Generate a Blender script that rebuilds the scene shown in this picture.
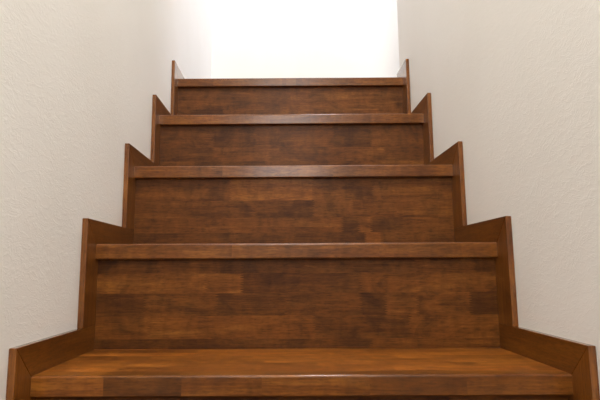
import bpy, bmesh, math, random
from mathutils import Matrix, Vector
for o in list(bpy.data.objects): bpy.data.objects.remove(o)
sc = bpy.context.scene
COL = sc.collection
# ---------------- camera ----------------
F = 550.0
cd = bpy.data.cameras.new('camera'); cam = bpy.data.objects.new('camera', cd); COL.objects.link(cam)
cd.sensor_width = 36; cd.sensor_fit = 'HORIZONTAL'; cd.lens = F/600*36; cd.clip_start = .01
cd.shift_x = 17.8/600; cd.shift_y = -16.9/600
rt = Vector((0.99997577, 0.00480249, -0.00503962)); up = Vector((0.00571246, -0.15233841, 0.98831188)); fw = Vector((-0.00397863, 0.98831672, 0.15236216))
m = Matrix((rt, up, -fw)).transposed().to_4x4(); m.translation = Vector((-0.02146, -0.79531, 0.1475)); cam.matrix_world = m
sc.camera = cam
# ---------------- exposure and world ----------------
sc.view_settings.view_transform = 'Standard'; sc.view_settings.look = 'None'
sc.view_settings.exposure = 0.08; sc.view_settings.gamma = 1.0
w = bpy.data.worlds.new('world'); sc.world = w; w.use_nodes = True
w.node_tree.nodes['Background'].inputs[0].default_value = (0.80, 0.88, 1.0, 1)
w.node_tree.nodes['Background'].inputs[1].default_value = 0.6
# ---------------- stair dimensions (metres) ----------------
W = .75; HW = W/2; S = .0106; WX = HW+S
G = .24; R = .19317; T = .0283; OV = .0150; PF = .0488; Q = .0446
Y = lambda n: (n-1)*G
Z = lambda n: (n-1)*R
N0, N1 = -1, 5              # lowest and highest tread
YR, YF = 1.055, 1.853       # end of right wall, far wall
ZL = Z(5); ZFL = Z(-2)      # landing level, hall floor level
ZC = ZL+2.35; YB = -2.6; XE = 1.75
# ---------------- main lights ----------------
def area(name, loc, rot, sx, sy, e, col):
    l = bpy.data.lights.new(name, 'AREA'); l.shape = 'RECTANGLE'; l.size = sx; l.size_y = sy; l.energy = e; l.color = col
    o = bpy.data.objects.new(name, l); o.location = loc; o.rotation_euler = rot; COL.objects.link(o); return o
# daylight coming through the landing window (window_1, in the right hand end wall of the landing)
area('window_daylight', (XE-.02, 1.454, ZL+1.40), (0, math.radians(90), 0), 1.1, .60, 18.5, (.95, .98, 1.13))
# ceiling lamp over the lower part of the stair
area('stair_lamp_light', (0, -1.2, ZC-.075), (0, 0, 0), .26, .26, 70, (1.0, .965, .92))
# added frontal fill light at an unseen, invented hall window (window_added, in the wall at the foot of the stair, behind the camera)
area('hall_fill_light', (0, YB+.02, 1.4), (math.radians(90), 0, 0), .56, 1.3, 23, (1.0, .98, .95))
# ceiling lamp over the landing
area('landing_lamp_light', (.25, 1.45, ZC-.075), (0, 0, 0), .26, .26, 10, (.98, 1.0, 1.08))

# ---------------- materials ----------------
class NT:
    def __init__(s, name):
        s.m = bpy.data.materials.new(name); s.m.use_nodes = True; s.t = s.m.node_tree; s.b = s.t.nodes['Principled BSDF']
    def n(s, kind, **kw):
        x = s.t.nodes.new(kind)
        for k, v in kw.items(): setattr(x, k, v)
        return x
    def put(s, sock, v):
        if isinstance(v, bpy.types.NodeSocket): s.t.links.new(v, sock)
        else: sock.default_value = v
    def math(s, op, a, b=0, c=0):
        x = s.n('ShaderNodeMath', operation=op)
        s.put(x.inputs[0], a); s.put(x.inputs[1], b)
        if len(x.inputs) > 2: s.put(x.inputs[2], c)
        return x.outputs[0]
    def vec(s, a, b, c):
        x = s.n('ShaderNodeCombineXYZ')
        for i, v in enumerate((a, b, c)): s.put(x.inputs[i], v)
        return x.outputs[0]
    def wn(s, v):
        x = s.n('ShaderNodeTexWhiteNoise', noise_dimensions='3D'); s.put(x.inputs['Vector'], v); return x.outputs['Value']
    def noise(s, v, scale, detail=3, rough=.5, dist=0):
        x = s.n('ShaderNodeTexNoise'); s.put(x.inputs['Vector'], v)
        x.inputs['Scale'].default_value = scale; x.inputs['Detail'].default_value = detail
        x.inputs['Roughness'].default_value = rough; x.inputs['Distortion'].default_value = dist
        return x.outputs['Fac']
    def ramp(s, fac, stops, interp='LINEAR'):
        x = s.n('ShaderNodeValToRGB'); s.put(x.inputs[0], fac); e = x.color_ramp.elements; x.color_ramp.interpolation = interp
        while len(e) < len(stops): e.new(.5)
        for q, (p, c) in zip(e, stops): q.position = p; q.color = (*c, 1)
        return x.outputs[0]
    def mul(s, a, b, fac=1.0, mode='MULTIPLY'):
        x = s.n('ShaderNodeMix', data_type='RGBA', blend_type=mode); x.inputs[0].default_value = fac
        s.put(x.inputs[6], a); s.put(x.inputs[7], b); return x.outputs[2]

def wood(name, grain='x', cross='z', strip=.034, seed=0.0, gain=1.0, rough=.36, plain=False, contrast=1.0, rows=None, base0=0.0, coat=.2):
    """stained, lacquered, finger-jointed hardwood; grain runs along one axis, strips stack along another"""
    k = NT(name)
    tc = k.n('ShaderNodeTexCoord'); sp = k.n('ShaderNodeSeparateXYZ'); k.put(sp.inputs[0], tc.outputs['Object'])
    ax = {'x': sp.outputs[0], 'y': sp.outputs[1], 'z': sp.outputs[2]}
    g, c = ax[grain], ax[cross]
    d = [ax[a] for a in 'xyz' if a not in (grain, cross)][0]
    if plain:
        tint = None; gid = seed; edge = None
        gg, cc = g, c
    elif rows:
        # measured lay-up of this board: rows from the bottom, each a list of (end of piece as a share of the width, stain tint)
        edge = None
        xs = k.math('ADD', k.math('DIVIDE', k.math('ADD', g, HW), W), k.math('MULTIPLY', k.math('SUBTRACT', k.math('PINGPONG', c, .0022), .0011), 5.0))
        loc = k.math('SUBTRACT', c, base0); prev = -1.0; tint = None; ridx = None
        for i, (top, pcs) in enumerate(rows):
            st_ = [(0.0, (pcs[0][1]/2,)*3)] + [(pcs[j-1][0], (pcs[j][1]/2,)*3) for j in range(1, len(pcs))]
            rv = k.math('MULTIPLY', k.ramp(xs, st_, 'CONSTANT'), 2.0)
            mk = k.math('MULTIPLY', k.math('GREATER_THAN', loc, prev), k.math('LESS_THAN', loc, top+1e-6)) if len(rows) > 1 else 1.0
            rv = k.math('MULTIPLY', rv, mk); ri = k.math('MULTIPLY', mk, float(i+1))
            tint = rv if tint is None else k.math('ADD', tint, rv)
            ridx = ri if ridx is None else k.math('ADD', ridx, ri)
            prev = top
        gid = k.math('MULTIPLY', k.wn(k.vec(k.math('ROUND', k.math('MULTIPLY', tint, 100.0)), ridx, seed+.5)), 37.0)
        gg = k.math('ADD', g, gid); cc = k.math('ADD', c, gid)
    else:
        row = k.math('FLOOR', k.math('MULTIPLY', k.math('ADD', c, seed*.0137), 1/strip))
        r1 = k.wn(k.vec(row, seed, 1.7)); r2 = k.wn(k.vec(row, seed, 5.3))
        tri = k.math('PINGPONG', c, .0022)
        gx = k.math('ADD', k.math('ADD', g, k.math('MULTIPLY', tri, 3.0)), k.math('MULTIPLY', r1, 3.0))
        ln = k.math('ADD', k.math('MULTIPLY', r2, .22), .17)
        idx = k.math('FLOOR', k.math('DIVIDE', gx, ln))
        tint = k.wn(k.vec(idx, row, seed+.5)); gid = k.math('MULTIPLY', k.wn(k.vec(idx, row, seed+9.5)), 37.0)
        fr = k.math('FRACT', k.math('MULTIPLY', k.math('ADD', c, seed*.0137), 1/strip))
        edge = k.math('MINIMUM', fr, k.math('SUBTRACT', 1.0, fr))
        gg = k.math('ADD', g, gid); cc = k.math('ADD', c, gid)
    MX = lambda a, b, c_: k.vec(k.math('MULTIPLY', gg, a), k.math('MULTIPLY', cc, b), k.math('MULTIPLY', d, c_))
    wave = k.noise(MX(5.0, 62.0, 40.0), 1.0, 6, .66, .9)
    fine = k.noise(MX(16.0, 520.0, 400.0), 1.0, 3, .6)
    fleck = k.noise(MX(75.0, 420.0, 400.0), 1.0, 2, .6)
    blot = k.noise(MX(11.0, 17.0, 15.0), 1.0, 5, .62, 1.2)
    curl = k.noise(MX(60.0, 16.0, 15.0), 1.0, 3, .55, .6)
    base = k.ramp(wave, [(.28, (.076, .0220, .0028)), (.50, (.121, .0392, .0052)), (.74, (.176, .0660, .0096))])
    col = k.mul(base, k.ramp(fine, [(.30, (.72, .69, .66)), (.62, (1.10, 1.08, 1.05))]), .9)
    col = k.mul(col, k.ramp(fleck, [(.34, (.68, .66, .64)), (.47, (1.0, 1.0, 1.0)), (.70, (1.18, 1.18, 1.16))]), .8)
    col = k.mul(col, k.ramp(blot, [(.30, (.50, .48, .48)), (.52, (1.0, 1.0, 1.0)), (.75, (1.28, 1.28, 1.26))]), .9*contrast)
    col = k.mul(col, k.ramp(curl, [(.32, (.78, .77, .76)), (.55, (1.0, 1.0, 1.0)), (.75, (1.15, 1.14, 1.12))]), .8*contrast)
    if tint is not None:
        if rows:
            tv = k.n('ShaderNodeCombineColor'); [k.put(tv.inputs[q], k.math('POWER', tint, 1.25+.08*q)) for q in range(3)]
            col = k.mul(col, tv.outputs[0], 1.0)
        else:
            tc_ = k.ramp(tint, [(0, (.60, .57, .56)), (.25, (.82, .80, .78)), (.6, (1.0, .99, .98)), (1, (1.28, 1.25, 1.2))])
            col = k.mul(col, tc_, .85*contrast)
            col = k.mul(col, k.ramp(edge, [(0, (.72, .70, .68)), (.035, (1, 1, 1))]), .6)
    col = k.mul(col, (gain, gain, gain, 1), 1.0)
    k.b.inputs['Coat Weight'].default_value = coat; k.b.inputs['Coat Roughness'].default_value = .07 if coat > .8 else .14
    k.put(k.b.inputs['Base Color'], col)
    k.put(k.b.inputs['Roughness'], k.math('ADD', k.math('MULTIPLY', fine, .12), rough-.06))
    k.b.inputs['Specular IOR Level'].default_value = .14
    bp = k.n('ShaderNodeBump'); bp.inputs['Strength'].default_value = .12; bp.inputs['Distance'].default_value = .001
    k.put(bp.inputs['Height'], fine); k.put(k.b.inputs['Normal'], bp.outputs[0])
    return k.m

def plaster(name, col, bump=1.0):
    k = NT(name)
    tc = k.n('ShaderNodeTexCoord'); p = tc.outputs['Object']
    mp = k.n('ShaderNodeMapping'); k.put(mp.inputs[0], p); mp.inputs['Scale'].default_value = (1, .6, 1.15); q = mp.outputs[0]
    a = k.noise(q, 95, 5, .62, .8); b = k.noise(q, 260, 3, .6, .3); c = k.noise(p, 4, 2, .5)
    ridg = k.math('ABSOLUTE', k.math('SUBTRACT', k.noise(q, 34, 4, .6, 1.4), .5))
    rr = k.math('MINIMUM', k.math('MULTIPLY', ridg, 9.0), .4)
    h = k.math('ADD', k.math('ADD', k.math('MULTIPLY', a, .75), k.math('MULTIPLY', b, .25)), k.math('MULTIPLY', rr, -.6))
    k.put(k.b.inputs['Base Color'], k.mul((*col, 1), k.ramp(c, [(.3, (.97, .965, .955)), (.7, (1, 1, 1))]), 1.0))
    k.b.inputs['Roughness'].default_value = .85; k.b.inputs['Specular IOR Level'].default_value = .14
    bp = k.n('ShaderNodeBump'); bp.inputs['Strength'].default_value = .22*bump; bp.inputs['Distance'].default_value = .002
    k.put(bp.inputs['Height'], h); k.put(k.b.inputs['Normal'], bp.outputs[0])
    return k.m

def plain(name, col, rough=.5, emit=0, metal=0):
    k = NT(name); n = k.noise(k.n('ShaderNodeTexCoord').outputs['Object'], 30, 2)
    k.put(k.b.inputs['Base Color'], k.mul((*col, 1), k.ramp(n, [(.3, (.96, .96, .96)), (.7, (1, 1, 1))])))
    k.b.inputs['Roughness'].default_value = rough; k.b.inputs['Metallic'].default_value = metal
    if emit: k.b.inputs['Emission Color'].default_value = (*col, 1); k.b.inputs['Emission Strength'].default_value = emit
    return k.m

M_wall = plaster('wallpaper_textured', (.805, .792, .760))
M_ceil = plaster('ceiling_paper', (.82, .81, .79), .6)
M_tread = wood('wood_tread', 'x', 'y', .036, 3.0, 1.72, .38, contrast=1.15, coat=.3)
NOSE = {1: [(.128, 1.2), (.27, .74), (.42, .98), (.62, 1.03), (.8, .93), (1, 1.0)],
        2: [(.34, 1.02), (.71, 1.0), (1, .98)], 3: [(.27, 1.0), (.62, 1.02), (1, 1.0)],
        4: [(.42, 1.05), (.8, .98), (1, 1.04)], 5: [(.46, .98), (.478, .82), (.52, .98), (.55, .85), (.78, .95), (1, 1.02)]}
RISER = {2: [(.018, [(.18, .82), (.68, .76), (1, .96)]),
             (.060, [(.13, 1.0), (.54, 1.06), (.78, .76), (1, 1.05)]),
             (.101, [(.12, .78), (.30, .86), (.47, .72), (.66, .86), (.72, .64), (.80, 1.0), (.93, .93), (1, .52)]),
             (.138, [(.27, 1.12), (.36, 1.05), (.66, .74), (1, 1.04)]),
             (.20, [(.36, 1.02), (.52, .80), (.8, .92), (1, 1.0)])],
         3: [(.036, [(.30, .76), (.50, .82), (.62, .72), (.72, .66), (.77, 1.1), (1, .84)]),
             (.071, [(.22, .84), (.5, .96), (.65, .94), (.70, .66), (.74, 1.12), (.84, .74), (1, .86)]),
             (.112, [(.38, .88), (.50, .76), (.56, .62), (.68, .92), (.82, .84), (1, .94)]),
             (.20, [(.30, .98), (.56, 1.26), (.75, .92), (1, .97)])],
         4: [(.060, [(.13, .9), (.4, .74), (.75, .88), (1, .95)]),
             (.100, [(.2, .74), (.45, .96), (.7, .9), (.85, 1.0), (1, .82)]),
             (.20, [(.2, .86), (.36, .78), (.45, .92), (.66, .96), (.80, .68), (1, .95)])],
         5: [(.050, [(.4, .98), (1, 1.05)]), (.090, [(.055, .95), (.2, .58), (.45, .96), (1, 1.1)]), (.20, [(.5, .95), (1, 1.06)])]}
NOSE_D = [(.3, 1.0), (.7, .9), (1, 1.05)]
M_nose = {n: wood('wood_nosing_%d' % (n+2), 'x', 'y', .06, 8.0+n, 1.12, .33, contrast=.75, rows=[(9, NOSE.get(n, NOSE_D))], coat=.35) for n in range(-1, 6)}
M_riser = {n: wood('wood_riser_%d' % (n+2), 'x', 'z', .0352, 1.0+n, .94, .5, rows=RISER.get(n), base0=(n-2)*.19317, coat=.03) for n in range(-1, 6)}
M_skh = wood('wood_skirting_level', 'y', 'z', .2, 2.0, 1.04, .36, plain=True, contrast=.45, coat=.9)
M_skv = wood('wood_skirting_upright', 'z', 'y', .2, 5.0, 1.25, .36, plain=True, contrast=.45, coat=.9)
M_floor = wood('wood_floor', 'y', 'x', .075, 4.0, .9, .35)
M_white = plain('white_trim', (.85, .85, .83), .4)
M_lamp = plain('lamp_diffuser', (1.0, .93, .82), .4, 3)

# ---------------- mesh helpers ----------------
def link(name, bm, mat, parent=None, bevel=0, seg=2):
    bmesh.ops.recalc_face_normals(bm, faces=bm.faces)
    me = bpy.data.meshes.new(name); bm.to_mesh(me); bm.free()
    o = bpy.data.objects.new(name, me); COL.objects.link(o); me.materials.append(mat)
    if parent: o.parent = parent
    if bevel:
        b = o.modifiers.new('bevel', 'BEVEL'); b.width = bevel; b.segments = seg; b.limit_method = 'ANGLE'; b.harden_normals = False
        for p in me.polygons: p.use_smooth = True
        wnm = o.modifiers.new('wn', 'WEIGHTED_NORMAL'); wnm.keep_sharp = False
    return o
def boxm(bm, x0, x1, y0, y1, z0, z1):
    vs = [bm.verts.new((x, y, z)) for x in (x0, x1) for y in (y0, y1) for z in (z0, z1)]
    for f in ((0,1,3,2),(4,6,7,5),(0,4,5,1),(2,3,7,6),(0,2,6,4),(1,5,7,3)): bm.faces.new([vs[i] for i in f])
def box(name, x0, x1, y0, y1, z0, z1, mat, parent=None, bevel=0):
    bm = bmesh.new(); boxm(bm, x0, x1, y0, y1, z0, z1); return link(name, bm, mat, parent, bevel)
def prism_yz(name, pts, x0, x1, mat, parent=None, bevel=0):
    bm = bmesh.new(); a = [bm.verts.new((x0, y, z)) for y, z in pts]; b = [bm.verts.new((x1, y, z)) for y, z in pts]
    bm.faces.new(a); bm.faces.new(b[::-1]); n = len(pts)
    for i in range(n): bm.faces.new((a[i], b[i], b[(i+1)%n], a[(i+1)%n]))
    return link(name, bm, mat, parent, bevel)
def lathe(name, prof, mat, parent=None, seg=40):
    bm = bmesh.new(); rings = []
    for r, z in prof: rings.append([bm.verts.new((r*math.cos(t*2*math.pi/seg), r*math.sin(t*2*math.pi/seg), z)) for t in range(seg)])
    for a, b in zip(rings, rings[1:]):
        for i in range(seg): bm.faces.new((a[i], a[(i+1)%seg], b[(i+1)%seg], b[i]))
    bm.faces.new(rings[0]); bm.faces.new(rings[-1][::-1])
    o = link(name, bm, mat, parent)
    for p in o.data.polygons: p.use_smooth = len(p.vertices) == 4
    return o
def struct(o): o['kind'] = 'structure'; return o
def thing(name, label, cat, loc=(0,0,0), group=None):
    o = bpy.data.objects.new(name, None); o.empty_display_size = .1; COL.objects.link(o); o.location = loc
    o['label'] = label; o['category'] = cat
    if group: o['group'] = group
    return o

# ---------------- room shell ----------------
TH = .12
struct(box('wall_left', -WX-TH, -WX, YB, YF+TH, ZFL-.1, ZC, M_wall))
struct(box('wall_right', WX, WX+TH, YB, YR, ZFL-.1, ZC, M_wall))
struct(box('wall_back', -WX, XE+TH, YF, YF+TH, ZFL-.1, ZC, M_wall))
fz0, fz1 = .75, 2.05
bm = bmesh.new(); boxm(bm, -WX, WX, YB-TH, YB, ZFL-.1, fz0); boxm(bm, -WX, WX, YB-TH, YB, fz1, ZC)
boxm(bm, -WX, -.31, YB-TH, YB, fz0, fz1); boxm(bm, .31, WX, YB-TH, YB, fz0, fz1)
struct(link('wall_front', bm, M_wall))
bm = bmesh.new()
boxm(bm, -.31, -.27, YB-.08, YB-.03, fz0, fz1); boxm(bm, .27, .31, YB-.08, YB-.03, fz0, fz1)
boxm(bm, -.27, .27, YB-.08, YB-.03, fz0, fz0+.04); boxm(bm, -.27, .27, YB-.08, YB-.03, fz1-.04, fz1)
struct(link('window_added', bm, M_white))  # unseen window frame, added to carry the frontal fill light
struct(box('wall_landing_side', WX+TH, XE+TH, YR-TH, YR, ZL-.2, ZC, M_wall))
# landing end wall with its window opening
wy0, wy1, wz0, wz1 = 1.15, 1.76, ZL+.85, ZL+1.95
bm = bmesh.new()
boxm(bm, XE, XE+TH, YR, wy0, ZL-.2, ZC); boxm(bm, XE, XE+TH, wy1, YF, ZL-.2, ZC)
boxm(bm, XE, XE+TH, wy0, wy1, ZL-.2, wz0); boxm(bm, XE, XE+TH, wy0, wy1, wz1, ZC)
struct(link('wall_end', bm, M_wall))
bm = bmesh.new(); fx0, fx1, fw_ = XE+.03, XE+.08, .04
boxm(bm, fx0, fx1, wy0, wy0+fw_, wz0, wz1); boxm(bm, fx0, fx1, wy1-fw_, wy1, wz0, wz1)
boxm(bm, fx0, fx1, wy0+fw_, wy1-fw_, wz0, wz0+fw_); boxm(bm, fx0, fx1, wy0+fw_, wy1-fw_, wz1-fw_, wz1)
struct(link('window_1', bm, M_white))
struct(box('ceiling', -WX-TH, XE+TH, YB-TH, YF+TH, ZC, ZC+.1, M_ceil))
struct(box('floor', -WX, WX, YB, Y(N0)+OV, ZFL-.1, ZFL, M_floor))
bm = bmesh.new(); boxm(bm, -WX, WX, Y(5)+.16, YF, ZL-.2, ZL); boxm(bm, WX, XE, YR, YF, ZL-.2, ZL)
struct(link('floor_landing', bm, M_floor))
struct(box('baseboard_back', -WX+S, XE, YF-.012, YF, ZL, ZL+Q, M_skh, bevel=.001))

# ---------------- staircase ----------------
st = thing('staircase', 'brown lacquered wooden staircase rising between two cream textured walls', 'staircase', (0, Y(N0), ZFL))
off = Vector((0, -Y(N0), -ZFL))
def P(o):                       # keep world position although parented to the stair's base
    o.matrix_parent_inverse = Matrix.Translation(off); return o
E_ = 0.0
def tread(n):
    y, z = Y(n), Z(n); back = G+OV+.012 if n < 5 else .16
    t = P(box('tread', -HW+E_, HW-E_, y+.032, y+back, z-T, z, M_tread, st))
    # nosing strip with rounded upper and lower front edges, grooved underneath
    r = .0034; pts = [(y+.032, z-T), (y+.0015, z-T), (y, z-T+.0015)]
    for i in range(6):
        a = i/5*math.pi/2; pts.append((y+r-r*math.cos(a), z-r+r*math.sin(a)))
    pts.append((y+.032, z))
    o = prism_yz('nosing', pts, -HW+E_, HW-E_, M_nose[n], t)
    return t
def riser(n):                    # board under tread n
    return P(box('riser', -HW+E_, HW-E_, Y(n)+OV, Y(n)+OV+.012, Z(n-1), Z(n)-T, M_riser[n], st))
for n in range(N1, N0-1, -1): tread(n); riser(n)

# ---------------- stepped skirting ----------------
def skirt(side, label):
    e = thing('stepped_skirting', label, 'skirting board', (side*(HW+S/2), Y(N0), ZFL), 'stepped skirting boards on both stair walls')
    oo = Vector((-side*(HW+S/2), -Y(N0), -ZFL))
    x0, x1 = sorted((side*HW, side*(WX-.0003)))
    wv = PF+OV+.008; dz = wv*.92
    for n in range(N1, N0-1, -1):
        yf = Y(n)-PF; zt = Z(n)+Q
        zb = Z(n-1)+Q if n > N0 else ZFL
        o = prism_yz('upright_board', [(yf, zb), (yf, zt), (yf+wv, zt-dz), (yf+wv, zb)], x0, x1, M_skv, e, .0009)
        o.matrix_parent_inverse = Matrix.Translation(oo)
        ye = Y(n+1)+OV+.008 if n < 5 else (YR if side > 0 else YF-.0005)
        o = prism_yz('level_board', [(yf, zt), (ye, zt), (ye, zt-dz), (yf+wv, zt-dz)], x0, x1, M_skh, e, .0009)
        o.matrix_parent_inverse = Matrix.Translation(oo)
skirt(-1, 'brown wooden stepped skirting boards running up the left wall beside the stairs')
skirt(1, 'brown wooden stepped skirting boards running up the right wall beside the stairs')

# ---------------- ceiling lamps ----------------
def lamp(loc, label):
    t = thing('ceiling_lamp', label, 'lamp', loc)
    lathe('lamp_base', [(.16, 0), (.16, -.02), (.155, -.03)], M_white, t)
    lathe('lamp_shade', [(.15, -.03), (.148, -.05), (.13, -.064), (.10, -.068)], M_lamp, t)
lamp((0, -1.2, ZC), 'round white ceiling lamp over the lower stairs')
lamp((.25, 1.45, ZC), 'round white ceiling lamp over the landing')
